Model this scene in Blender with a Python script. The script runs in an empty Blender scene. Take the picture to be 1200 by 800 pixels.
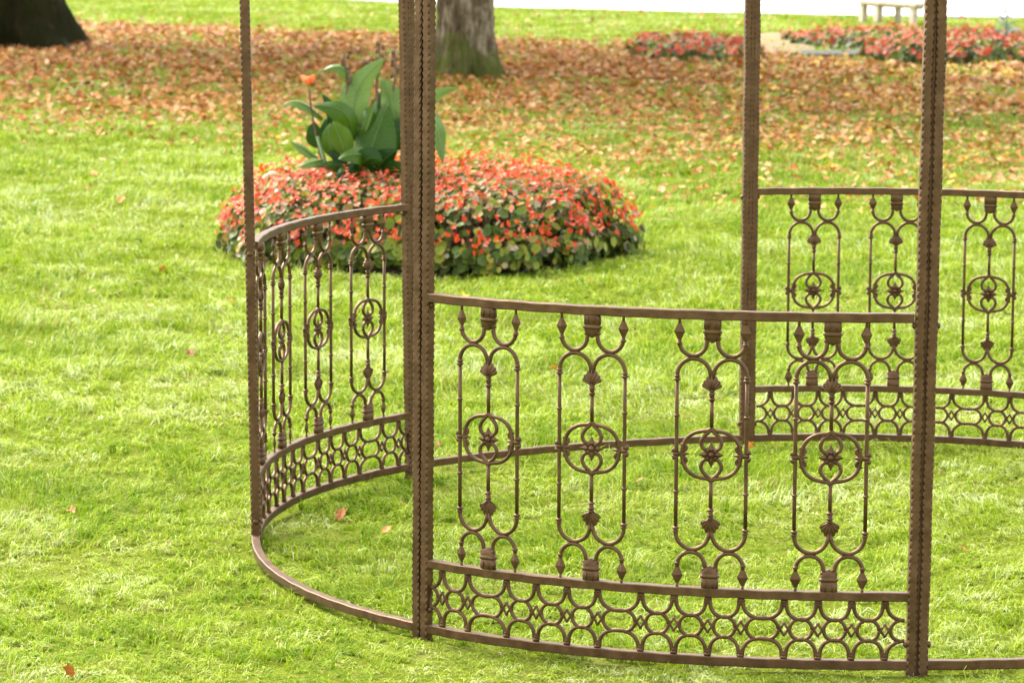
import bpy, math, random
import numpy as np
from mathutils import Vector, Matrix, noise

random.seed(7)
rng = np.random.default_rng(11)
scene = bpy.context.scene
col = scene.collection
PI = math.pi

# ------------------------------------------------------------------ camera numbers
FPX, PITCH, ROLL = 3815.9, 0.13719, 0.00383          # focal length in pixels of a 1200 px wide frame
CAMH = 1.6965


def ray(px, py):
    """direction of a picture point (1200x800) in the world, camera at (0,0,CAMH)"""
    X, Y = px - 600, py - 400
    c, s = math.cos(-ROLL), math.sin(-ROLL)
    X, Y = X * c - Y * s, X * s + Y * c
    x, d, up = X / FPX, 1.0, -Y / FPX
    cp, sp = math.cos(PITCH), math.sin(PITCH)
    return Vector((x, d * cp + up * sp, -d * sp + up * cp))


def on_ground(px, py, z=0.0):
    r = ray(px, py)
    t = (z - CAMH) / r.z
    return Vector((r.x * t, r.y * t, z))


def at_depth(px, py, y):
    r = ray(px, py)
    t = y / r.y
    return Vector((r.x * t, y, CAMH + r.z * t))


# ------------------------------------------------------------------ materials
def new_mat(name):
    m = bpy.data.materials.new(name)
    m.use_nodes = True
    nt = m.node_tree
    b = nt.nodes['Principled BSDF']
    return m, nt, b


def N(nt, t, **kw):
    n = nt.nodes.new(t)
    for k, v in kw.items():
        if k in n.inputs:
            n.inputs[k].default_value = v
        else:
            setattr(n, k, v)
    return n


def ramp(nt, fac, stops):
    r = nt.nodes.new('ShaderNodeValToRGB')
    el = r.color_ramp.elements
    while len(el) < len(stops):
        el.new(0.5)
    for e, (p, c) in zip(el, stops):
        e.position = p
        e.color = (c[0], c[1], c[2], 1)
    nt.links.new(fac, r.inputs['Fac'])
    return r


def bump(nt, b, height, strength, dist):
    n = N(nt, 'ShaderNodeBump', Strength=strength, Distance=dist)
    nt.links.new(height, n.inputs['Height'])
    nt.links.new(n.outputs[0], b.inputs['Normal'])


def mat_metal():
    m, nt, b = new_mat('brown_painted_iron')
    g = nt.nodes.new('ShaderNodeNewGeometry')
    n1 = N(nt, 'ShaderNodeTexNoise', Scale=38.0, Detail=4.0)
    nt.links.new(g.outputs['Position'], n1.inputs['Vector'])
    r = ramp(nt, n1.outputs['Fac'], [(0.3, (0.082, 0.043, 0.018)), (0.5, (0.108, 0.057, 0.025)), (0.72, (0.142, 0.079, 0.037))])
    nt.links.new(r.outputs[0], b.inputs['Base Color'])
    n2 = N(nt, 'ShaderNodeTexNoise', Scale=260.0, Detail=3.0)
    nt.links.new(g.outputs['Position'], n2.inputs['Vector'])
    rr = N(nt, 'ShaderNodeMapRange')
    rr.inputs['To Min'].default_value = 0.30
    rr.inputs['To Max'].default_value = 0.6
    nt.links.new(n1.outputs['Fac'], rr.inputs['Value'])
    nt.links.new(rr.outputs[0], b.inputs['Roughness'])
    b.inputs['Metallic'].default_value = 0.7
    b.inputs['Specular IOR Level'].default_value = 0.4
    bump(nt, b, n2.outputs['Fac'], 0.35, 0.002)
    return m


def attr_mat(name, stops, rough=0.6, trans=0.3, noise_scale=None, attr='tone', spec=0.3, noise_amt=0.5):
    """leaf-like material: own colour from a per-face tone value, part of the light passes through"""
    m, nt, b = new_mat(name)
    a = N(nt, 'ShaderNodeAttribute', attribute_name=attr)
    fac = a.outputs['Fac']
    if noise_scale:
        g = nt.nodes.new('ShaderNodeNewGeometry')
        n1 = N(nt, 'ShaderNodeTexNoise', Scale=noise_scale, Detail=3.0)
        nt.links.new(g.outputs['Position'], n1.inputs['Vector'])
        ma = N(nt, 'ShaderNodeMath', operation='MULTIPLY_ADD')
        ma.inputs[1].default_value = noise_amt
        ma.inputs[2].default_value = -noise_amt / 2
        nt.links.new(n1.outputs['Fac'], ma.inputs[0])
        ad = N(nt, 'ShaderNodeMath', operation='ADD', use_clamp=True)
        nt.links.new(ma.outputs[0], ad.inputs[0])
        nt.links.new(fac, ad.inputs[1])
        fac = ad.outputs[0]
    r = ramp(nt, fac, stops)
    nt.links.new(r.outputs[0], b.inputs['Base Color'])
    b.inputs['Roughness'].default_value = rough
    b.inputs['Specular IOR Level'].default_value = spec
    if trans > 0:
        t = nt.nodes.new('ShaderNodeBsdfTranslucent')
        nt.links.new(r.outputs[0], t.inputs['Color'])
        mx = N(nt, 'ShaderNodeMixShader', Fac=trans)
        out = nt.nodes['Material Output']
        nt.links.new(b.outputs[0], mx.inputs[1])
        nt.links.new(t.outputs[0], mx.inputs[2])
        nt.links.new(mx.outputs[0], out.inputs['Surface'])
    return m


def plain(name, c1, c2, scale, rough=0.8, bstr=0.4, bdist=0.01, detail=5.0):
    m, nt, b = new_mat(name)
    g = nt.nodes.new('ShaderNodeNewGeometry')
    n1 = N(nt, 'ShaderNodeTexNoise', Scale=scale, Detail=detail, Roughness=0.65)
    nt.links.new(g.outputs['Position'], n1.inputs['Vector'])
    r = ramp(nt, n1.outputs['Fac'], [(0.35, c1), (0.65, c2)])
    nt.links.new(r.outputs[0], b.inputs['Base Color'])
    b.inputs['Roughness'].default_value = rough
    b.inputs['Specular IOR Level'].default_value = 0.05 if rough > 0.75 else 0.3
    bump(nt, b, n1.outputs['Fac'], bstr, bdist)
    return m


def mat_lawn_soil():
    m, nt, b = new_mat('lawn_thatch')
    g = nt.nodes.new('ShaderNodeNewGeometry')
    n1 = N(nt, 'ShaderNodeTexNoise', Scale=2.2, Detail=6.0, Roughness=0.65)
    n2 = N(nt, 'ShaderNodeTexNoise', Scale=85.0, Detail=5.0, Roughness=0.75)
    for n in (n1, n2):
        nt.links.new(g.outputs['Position'], n.inputs['Vector'])
    r1 = ramp(nt, n1.outputs['Fac'], [(0.3, (0.11, 0.15, 0.012)), (0.55, (0.19, 0.25, 0.022)), (0.75, (0.29, 0.31, 0.09))])
    r2 = ramp(nt, n2.outputs['Fac'], [(0.36, (0.035, 0.026, 0.010)), (0.5, (0.13, 0.15, 0.018)), (0.75, (0.36, 0.38, 0.13))])
    mx = N(nt, 'ShaderNodeMix', data_type='RGBA')
    mx.inputs['Factor'].default_value = 0.5
    nt.links.new(r1.outputs[0], mx.inputs['A'])
    nt.links.new(r2.outputs[0], mx.inputs['B'])
    nt.links.new(mx.outputs['Result'], b.inputs['Base Color'])
    b.inputs['Roughness'].default_value = 1.0
    b.inputs['Specular IOR Level'].default_value = 0.0
    bump(nt, b, n2.outputs['Fac'], 0.8, 0.03)
    return m


def mat_bark(name, dark, mid, light, moss, moss_top):
    m, nt, b = new_mat(name)
    tc = nt.nodes.new('ShaderNodeTexCoord')
    mp = N(nt, 'ShaderNodeMapping')
    mp.inputs['Scale'].default_value = (1, 1, 0.28)
    nt.links.new(tc.outputs['Object'], mp.inputs['Vector'])
    v = N(nt, 'ShaderNodeTexVoronoi', Scale=15.0, feature='DISTANCE_TO_EDGE', Randomness=1.0)
    n1 = N(nt, 'ShaderNodeTexNoise', Scale=6.5, Detail=8.0, Roughness=0.7)
    n2 = N(nt, 'ShaderNodeTexNoise', Scale=5.0, Detail=5.0)
    nt.links.new(mp.outputs[0], n1.inputs['Vector'])
    nt.links.new(tc.outputs['Object'], n2.inputs['Vector'])
    r = ramp(nt, n1.outputs['Fac'], [(0.36, dark), (0.5, mid), (0.62, light)])
    # moss grows low on the trunk, in patches
    sx = nt.nodes.new('ShaderNodeSeparateXYZ')
    nt.links.new(tc.outputs['Object'], sx.inputs[0])
    mr = N(nt, 'ShaderNodeMapRange')
    mr.inputs['From Min'].default_value = 0.0
    mr.inputs['From Max'].default_value = moss_top
    mr.inputs['To Min'].default_value = 0.36
    mr.inputs['To Max'].default_value = -0.25
    nt.links.new(sx.outputs['Z'], mr.inputs['Value'])
    ad = N(nt, 'ShaderNodeMath', operation='ADD')
    nt.links.new(mr.outputs[0], ad.inputs[0])
    nt.links.new(n2.outputs['Fac'], ad.inputs[1])
    rm = ramp(nt, ad.outputs[0], [(0.56, (0, 0, 0)), (0.72, (0.8, 0.8, 0.8))])
    nd = N(nt, 'ShaderNodeTexNoise', Scale=6.0, Detail=4.0)
    nt.links.new(mp.outputs[0], nd.inputs['Vector'])
    vm = N(nt, 'ShaderNodeMix', data_type='VECTOR')
    vm.inputs['Factor'].default_value = 0.28
    nt.links.new(mp.outputs[0], vm.inputs['A'])
    nt.links.new(nd.outputs['Color'], vm.inputs['B'])
    nt.links.new(vm.outputs['Result'], v.inputs['Vector'])
    crack = ramp(nt, v.outputs['Distance'], [(0.0, (0.5, 0.46, 0.42)), (0.10, (1, 1, 1))])
    mc = N(nt, 'ShaderNodeMix', data_type='RGBA', blend_type='MULTIPLY')
    mc.inputs['Factor'].default_value = 0.85
    nt.links.new(r.outputs[0], mc.inputs['A'])
    nt.links.new(crack.outputs[0], mc.inputs['B'])
    mx = N(nt, 'ShaderNodeMix', data_type='RGBA')
    nt.links.new(rm.outputs[0], mx.inputs['Factor'])
    nt.links.new(mc.outputs['Result'], mx.inputs['A'])
    mx.inputs['B'].default_value = (*moss, 1)
    nt.links.new(mx.outputs['Result'], b.inputs['Base Color'])
    b.inputs['Roughness'].default_value = 0.95
    b.inputs['Specular IOR Level'].default_value = 0.08
    ad2 = N(nt, 'ShaderNodeMath', operation='MULTIPLY_ADD')
    ad2.inputs[1].default_value = 0.8
    nt.links.new(v.outputs['Distance'], ad2.inputs[0])
    nt.links.new(n1.outputs['Fac'], ad2.inputs[2])
    bump(nt, b, ad2.outputs[0], 0.9, 0.06)
    return m


M_IRON = mat_metal()
M_SOIL = plain('dark_bed_soil', (0.022, 0.016, 0.011), (0.055, 0.04, 0.028), 30, 0.95)
M_GRASS = attr_mat('grass_blades', [(0.0, (0.36, 0.29, 0.12)), (0.10, (0.30, 0.30, 0.07)), (0.20, (0.110, 0.205, 0.006)),
                                    (0.50, (0.240, 0.325, 0.009)), (0.74, (0.36, 0.43, 0.060)), (1.0, (0.54, 0.60, 0.33))],
                   rough=0.6, trans=0.35, spec=0.12)
M_LEAF = attr_mat('dry_fallen_leaf', [(0.0, (0.10, 0.036, 0.012)), (0.25, (0.25, 0.080, 0.016)), (0.5, (0.42, 0.145, 0.026)),
                                      (0.75, (0.54, 0.25, 0.07)), (0.9, (0.60, 0.40, 0.22)), (1.0, (0.68, 0.42, 0.03))],
                  rough=0.65, trans=0.15, noise_scale=30)
M_BEGONIA = attr_mat('begonia_leaf', [(0.0, (0.07, 0.035, 0.014)), (0.25, (0.045, 0.07, 0.014)), (0.55, (0.10, 0.15, 0.018)),
                                      (0.75, (0.24, 0.27, 0.025)), (0.88, (0.34, 0.24, 0.04)), (1.0, (0.40, 0.30, 0.20))], rough=0.5, trans=0.25, spec=0.22)
M_BLOSSOM = attr_mat('begonia_petal', [(0.0, (0.42, 0.016, 0.005)), (0.35, (0.58, 0.048, 0.006)), (0.6, (0.66, 0.090, 0.012)), (0.8, (0.70, 0.14, 0.07)),
                                       (0.92, (0.68, 0.13, 0.012)), (1.0, (0.76, 0.28, 0.20))], rough=0.5, trans=0.3)
M_FARFL = attr_mat('dusty_red_petal', [(0.0, (0.30, 0.04, 0.015)), (0.4, (0.48, 0.085, 0.030)), (0.75, (0.56, 0.15, 0.07)), (1.0, (0.62, 0.27, 0.16))], rough=0.55, trans=0.25)
M_CANNA = attr_mat('canna_leaf', [(0.0, (0.008, 0.026, 0.004)), (0.4, (0.018, 0.056, 0.004)), (0.7, (0.055, 0.112, 0.006)),
                                  (1.0, (0.135, 0.210, 0.050))], rough=0.38, trans=0.15, spec=0.18, noise_scale=14, noise_amt=0.25)
M_CANNAFL = attr_mat('canna_petal', [(0, (0.78, 0.14, 0.05)), (1, (0.86, 0.34, 0.16))], rough=0.5, trans=0.3)
M_STALK = plain('dry_flower_stalk', (0.10, 0.055, 0.04), (0.2, 0.13, 0.08), 20, 0.8)
M_STEM = plain('green_stem', (0.06, 0.12, 0.03), (0.10, 0.17, 0.05), 10, 0.5)
M_BARKL = mat_bark('mossy_dark_bark', (0.016, 0.010, 0.005), (0.042, 0.028, 0.012), (0.085, 0.060, 0.027), (0.016, 0.019, 0.004), 1.6)
M_BARKC = mat_bark('pale_plated_bark', (0.03, 0.021, 0.010), (0.13, 0.095, 0.052), (0.34, 0.28, 0.18), (0.075, 0.092, 0.012), 0.8)
M_CROWN = attr_mat('autumn_crown_leaf', [(0.0, (0.07, 0.10, 0.02)), (0.5, (0.20, 0.16, 0.03)), (1.0, (0.38, 0.15, 0.03))], rough=0.6, trans=0.35)
M_GRAVEL = plain('pale_gravel', (0.50, 0.46, 0.41), (0.66, 0.62, 0.57), 18, 0.95)
M_SAND = plain('sandy_edge_soil', (0.17, 0.125, 0.07), (0.28, 0.215, 0.125), 9, 0.95)
M_BENCH = plain('weathered_pale_wood', (0.40, 0.32, 0.22), (0.62, 0.54, 0.42), 12, 0.8)
M_SLATE = plain('grey_slate_edging', (0.06, 0.068, 0.062), (0.13, 0.14, 0.125), 12, 0.8)
M_SILVER = attr_mat('silvery_leaf', [(0, (0.14, 0.19, 0.14)), (1, (0.34, 0.40, 0.36))], rough=0.6, trans=0.2)
M_LAWN = mat_lawn_soil()


# ------------------------------------------------------------------ object helpers
def tag(o, label=None, cat=None, group=None, kind=None):
    for k, v in (('label', label), ('category', cat), ('group', group), ('kind', kind)):
        if v:
            o[k] = v
    return o


def empty(name, loc=(0, 0, 0)):
    o = bpy.data.objects.new(name, None)
    o.location = loc
    o.empty_display_size = 0.2
    col.objects.link(o)
    return o


class MB:
    """mesh builder that collects vertices, faces, smooth flags and a tone per face"""

    def __init__(self):
        self.v, self.f, self.s, self.t = [], [], [], []

    def add(self, verts, faces, smooth=False, tone=0.5):
        k = len(self.v)
        self.v += [tuple(p) for p in verts]
        for f in faces:
            self.f.append(tuple(i + k for i in f))
            self.s.append(smooth)
            self.t.append(tone)

    def mesh(self, name):
        me = bpy.data.meshes.new(name)
        me.from_pydata(self.v, [], self.f)
        me.polygons.foreach_set('use_smooth', self.s)
        a = me.attributes.new('tone', 'FLOAT', 'FACE')
        a.data.foreach_set('value', self.t)
        me.update()
        return me

    def build(self, name, mat, parent=None, loc=None):
        me = self.mesh(name)
        me.materials.append(mat)
        o = bpy.data.objects.new(name, me)
        col.objects.link(o)
        if parent:
            o.parent = parent
        if loc is not None:
            o.location = loc
        return o

    # --- shapes
    def tube(self, pts, r, n=8, closed=False, rr=None, cap=True, tone=0.5):
        pts = [Vector(p) for p in pts]
        m = len(pts)
        if m < 2:
            return
        tang = []
        for i in range(m):
            if closed:
                t = pts[(i + 1) % m] - pts[i - 1]
            else:
                t = pts[min(i + 1, m - 1)] - pts[max(i - 1, 0)]
            tang.append(t.normalized() if t.length > 1e-9 else Vector((0, 0, 1)))
        ref = Vector((0, 1, 0)) if abs(tang[0].y) < 0.9 else Vector((1, 0, 0))
        u = (ref - tang[0] * ref.dot(tang[0])).normalized()
        vs = []
        for i in range(m):
            t = tang[i]
            u = u - t * u.dot(t)
            u = u.normalized() if u.length > 1e-6 else t.orthogonal().normalized()
            w = t.cross(u)
            rad = rr[i] if rr else r
            for j in range(n):
                a = 2 * PI * j / n
                vs.append(pts[i] + (u * math.cos(a) + w * math.sin(a)) * rad)
        fs = []
        for i in range(m if closed else m - 1):
            i2 = (i + 1) % m
            for j in range(n):
                j2 = (j + 1) % n
                fs.append((i * n + j, i * n + j2, i2 * n + j2, i2 * n + j))
        if cap and not closed:
            fs.append(tuple(range(n - 1, -1, -1)))
            fs.append(tuple((m - 1) * n + j for j in range(n)))
        self.add(vs, fs, True, tone)

    def ball(self, c, rx, ry, rz, n=10, m=6, tone=0.5):
        c = Vector(c)
        vs = [c + Vector((0, 0, rz))]
        for i in range(1, m):
            p = PI * i / m
            for j in range(n):
                a = 2 * PI * j / n
                vs.append(c + Vector((rx * math.sin(p) * math.cos(a), ry * math.sin(p) * math.sin(a), rz * math.cos(p))))
        vs.append(c - Vector((0, 0, rz)))
        fs = []
        for j in range(n):
            fs.append((0, 1 + j, 1 + (j + 1) % n))
            fs.append((len(vs) - 1, len(vs) - 1 - n + (j + 1) % n, len(vs) - 1 - n + j))
        for i in range(m - 2):
            for j in range(n):
                a, b = 1 + i * n + j, 1 + i * n + (j + 1) % n
                fs.append((a, a + n, b + n, b))
        self.add(vs, fs, True, tone)

    def loft(self, rings, smooth=False, tone=0.5, cap=True):
        n = len(rings[0])
        vs = [p for r in rings for p in r]
        fs = []
        for i in range(len(rings) - 1):
            for j in range(n):
                j2 = (j + 1) % n
                fs.append((i * n + j, i * n + j2, (i + 1) * n + j2, (i + 1) * n + j))
        if cap:
            fs.append(tuple(range(n - 1, -1, -1)))
            fs.append(tuple((len(rings) - 1) * n + j for j in range(n)))
        self.add(vs, fs, smooth, tone)


def np_object(name, verts, nfaces_sizes, loops, tone, mat, smooth=False):
    """fast mesh: verts (n,3), loops flat, face sizes, tone per face"""
    me = bpy.data.meshes.new(name)
    me.vertices.add(len(verts))
    me.vertices.foreach_set('co', np.ascontiguousarray(verts, dtype=np.float32).ravel())
    me.loops.add(len(loops))
    me.loops.foreach_set('vertex_index', np.ascontiguousarray(loops, dtype=np.int32))
    me.polygons.add(len(nfaces_sizes))
    starts = np.concatenate([[0], np.cumsum(nfaces_sizes)[:-1]]).astype(np.int32)
    me.polygons.foreach_set('loop_start', starts)
    me.polygons.foreach_set('loop_total', np.asarray(nfaces_sizes, dtype=np.int32))
    me.polygons.foreach_set('use_smooth', np.full(len(nfaces_sizes), smooth))
    a = me.attributes.new('tone', 'FLOAT', 'FACE')
    a.data.foreach_set('value', np.ascontiguousarray(tone, dtype=np.float32))
    me.update(calc_edges=True)
    me.materials.append(mat)
    o = bpy.data.objects.new(name, me)
    col.objects.link(o)
    return o


# value noise on a grid, for clumps and patches
_tab = rng.random((256, 256))


def vnoise(x, y, s, ox=0, oy=0):
    x, y = np.asarray(x) / s + 1000.3 + ox, np.asarray(y) / s + 1000.7 + oy
    xi, yi = np.floor(x).astype(int), np.floor(y).astype(int)
    fx, fy = x - xi, y - yi
    fx, fy = fx * fx * (3 - 2 * fx), fy * fy * (3 - 2 * fy)
    t = lambda a, b: _tab[a & 255, b & 255]
    return (t(xi, yi) * (1 - fx) + t(xi + 1, yi) * fx) * (1 - fy) + (t(xi, yi + 1) * (1 - fx) + t(xi + 1, yi + 1) * fx) * fy


def gz(x, y):
    """height of the lawn: shallow lumps"""
    return (vnoise(x, y, 0.55) - 0.5) * 0.022 + (vnoise(x, y, 0.17, 31, 7) - 0.5) * 0.012 + (vnoise(x, y, 2.3, 5, 77) - 0.5) * 0.02


# ------------------------------------------------------------------ the ground
def ground_sheet():
    xs = np.unique(np.concatenate([np.linspace(-400, -12, 14), np.linspace(-12, -3.2, 50), np.linspace(-3.2, 3.6, 130),
                                   np.linspace(3.6, 12, 50), np.linspace(12, 400, 14)]))
    ys = np.unique(np.concatenate([np.linspace(-120, 4, 10), np.linspace(4, 12, 150), np.linspace(12, 24, 110),
                                   np.linspace(24, 56, 90), np.linspace(56, 900, 14)]))
    X, Y = np.meshgrid(xs, ys)
    fade = np.clip((60 - np.abs(Y)) / 8, 0, 1) * np.clip((14 - np.abs(X)) / 2, 0, 1)
    Z = gz(X, Y) * fade
    V = np.stack([X, Y, Z], -1).reshape(-1, 3)
    nx, ny = len(xs), len(ys)
    i = (np.arange(ny - 1)[:, None] * nx + np.arange(nx - 1)[None]).ravel()
    L = np.stack([i, i + 1, i + 1 + nx, i + nx], -1).ravel()
    o = np_object('lawn', V, np.full(len(i), 4), L, np.full(len(i), 0.5), M_LAWN, True)
    tag(o, 'bright green mown lawn under the pavilion and trees', 'lawn', kind='structure')


ground_sheet()

# the gravel path along the top of the picture: near edge read off the photograph
edge = [on_ground(a, b) for a, b in ((-200, -26), (150, -12), (375, -1), (575, 10), (800, 15.5), (1000, 20), (1200, 22.5), (1500, 25))]
far = [Vector((e.x * 1.6, e.y + 30, 0)) for e in edge]


def strip_mesh(near, far_, z, thick, name, mat):
    mb = MB()
    n = len(near)
    vs = [(p.x, p.y, z) for p in near] + [(p.x, p.y, z) for p in far_]
    vs += [(p.x, p.y, z - thick) for p in near] + [(p.x, p.y, z - thick) for p in far_]
    fs = []
    for k in range(n - 1):
        fs.append((k, k + 1, n + k + 1, n + k))
        fs.append((k, 2 * n + k, 2 * n + k + 1, k + 1))
        fs.append((n + k, n + k + 1, 3 * n + k + 1, 3 * n + k))
    mb.add(vs, fs)
    return mb.build(name, mat)


path = strip_mesh(edge, far, 0.03, 0.1, 'gravel_path', M_GRAVEL)
tag(path, 'pale sunlit gravel path behind the lawn', 'path', kind='structure')

# ------------------------------------------------------------------ the pavilion
CX, CY, R0 = 0.80394, 8.42614, 1.5
ZT, ZM, ZB = 0.8024, 0.1913, 0.040          # tops of handrail, middle rail, base rail


def ring_r(a):
    return (R0 + 0.02779 * math.cos(2 * a) - 0.00934 * math.sin(2 * a) - 0.01126 * math.cos(3 * a) + 0.03476 * math.sin(3 * a)
            - 0.02443 * math.cos(4 * a) - 0.01439 * math.sin(4 * a))


def ring(a, dr=0.0, z=0.0):
    r = ring_r(a) + dr
    x, y = r * math.sin(a), -r * math.cos(a)
    return Vector((x, y, z + 0.0026 * x))                       # relative to the pavilion's centre


def frame(a):
    """tangent, outward directions of the ring at angle a"""
    e = 1e-3
    t = (ring(a + e) - ring(a - e))
    t.z = 0
    t.normalize()
    return t, Vector((t.y, -t.x, 0))


D = math.radians
POST = [D(x) for x in (-41.9, 3.17, 48.0, 93.0, 137.9, 183.0, 227.9, 272.9)]
pav = empty('metal_pavilion', (CX, CY, 0))
tag(pav, 'round brown wrought iron garden pavilion frame with ornate railings standing on the lawn', 'pavilion')


LEAN = {0: 0.0045, 1: 0.0076, 6: -0.013, 7: -0.0147}


def make_post(a, lean=0.0):
    mb = MB()
    t, o = frame(a)
    base = ring(a, -0.0105, 0)
    H = 2.25
    step = 0.0078
    n = int(H / step)
    wob = random.random() * 6
    for s in (-1, 1):
        c = s * 0.01285
        hw, hd = 0.0106, 0.0125
        rings = []
        for k in range(n + 1):
            z = -0.03 + k * step
            ph = k % 2
            ch = 0.0048 if ph else 0.0009                        # hammered notches along the edges
            inn = 0.0
            j = 0.0007 * math.sin(z * 23 + wob + s)
            prof = [(-hw + ch, -hd), (hw - ch, -hd), (hw - inn, -hd + ch), (hw - inn, hd - ch), (hw - ch, hd), (-hw + ch, hd), (-hw + inn, hd - ch), (-hw + inn, -hd + ch)]
            rings.append([base + t * (c + p + j) + o * q + Vector((lean * (z - 0.1), 0, z)) for p, q in prof])
        mb.loft(rings)
    # narrow backing strip between the two bars
    rings = []
    for z in (-0.03, H - 0.03):
        rings.append([base + t * p + o * q + Vector((lean * (z - 0.1), 0, z)) for p, q in ((-0.004, -0.012), (0.004, -0.012), (0.004, 0.004), (-0.004, 0.004))])
    mb.loft(rings)
    p = mb.build('post', M_IRON, pav)
    for z in (0.075, 0.775, 1.62):
        for s, q in ((-1, 0), (1, 0)):
            b = MB()
            c = base + t * (s * 0.0242) + Vector((lean * (z - 0.1), 0, z))
            b.tube([c - t * s * 0.003, c + t * s * 0.003, c + t * s * 0.0055, c + t * s * 0.0065], 0.006, 10, rr=[0.0075, 0.0075, 0.005, 0.002])
            b.build('bolt', M_IRON, p)
    return p


for i_, a in enumerate(POST):
    make_post(a, LEAN.get(i_, 0.0))


def rail(a0, a1, ztop, h, name, w=0.021, dr=0.0):
    mb = MB()
    rings = []
    n = 40
    for k in range(n + 1):
        a = a0 + (a1 - a0) * k / n
        j = 0.0006 * math.sin(k * 1.7)
        c = 0.0018
        prof = [(-w + c, 0), (-c, 0), (0, -c), (0, -h + c), (-c, -h), (-w + c, -h), (-w, -h + c), (-w, -c)]
        rings.append([ring(a, dr + p, ztop + q + j) for p, q in prof])
    mb.loft(rings)
    return mb.build(name, M_IRON, pav)


def arc_pts(cx, cy, rx, ry, d0, d1, n=12):
    return [(cx + rx * math.cos(D(d0 + (d1 - d0) * k / n)), cy + ry * math.sin(D(d0 + (d1 - d0) * k / n))) for k in range(n + 1)]


def spline(pts, n=6):
    out = []
    P = [pts[0]] + list(pts) + [pts[-1]]
    for i in range(1, len(P) - 2):
        for k in range(n):
            t = k / n
            out.append(tuple(0.5 * ((2 * P[i][d]) + (-P[i - 1][d] + P[i + 1][d]) * t + (2 * P[i - 1][d] - 5 * P[i][d] + 4 * P[i + 1][d] - P[i + 2][d]) * t * t
                                    + (-P[i - 1][d] + 3 * P[i][d] - 3 * P[i + 1][d] + P[i + 2][d]) * t ** 3) for d in range(2)))
    out.append(tuple(pts[-1]))
    return out


# ---- one railing ornament, built in its own plane: x along the rail, z up, y towards the middle of the ring
V3 = lambda p: Vector((p[0], 0, p[1]))


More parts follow.
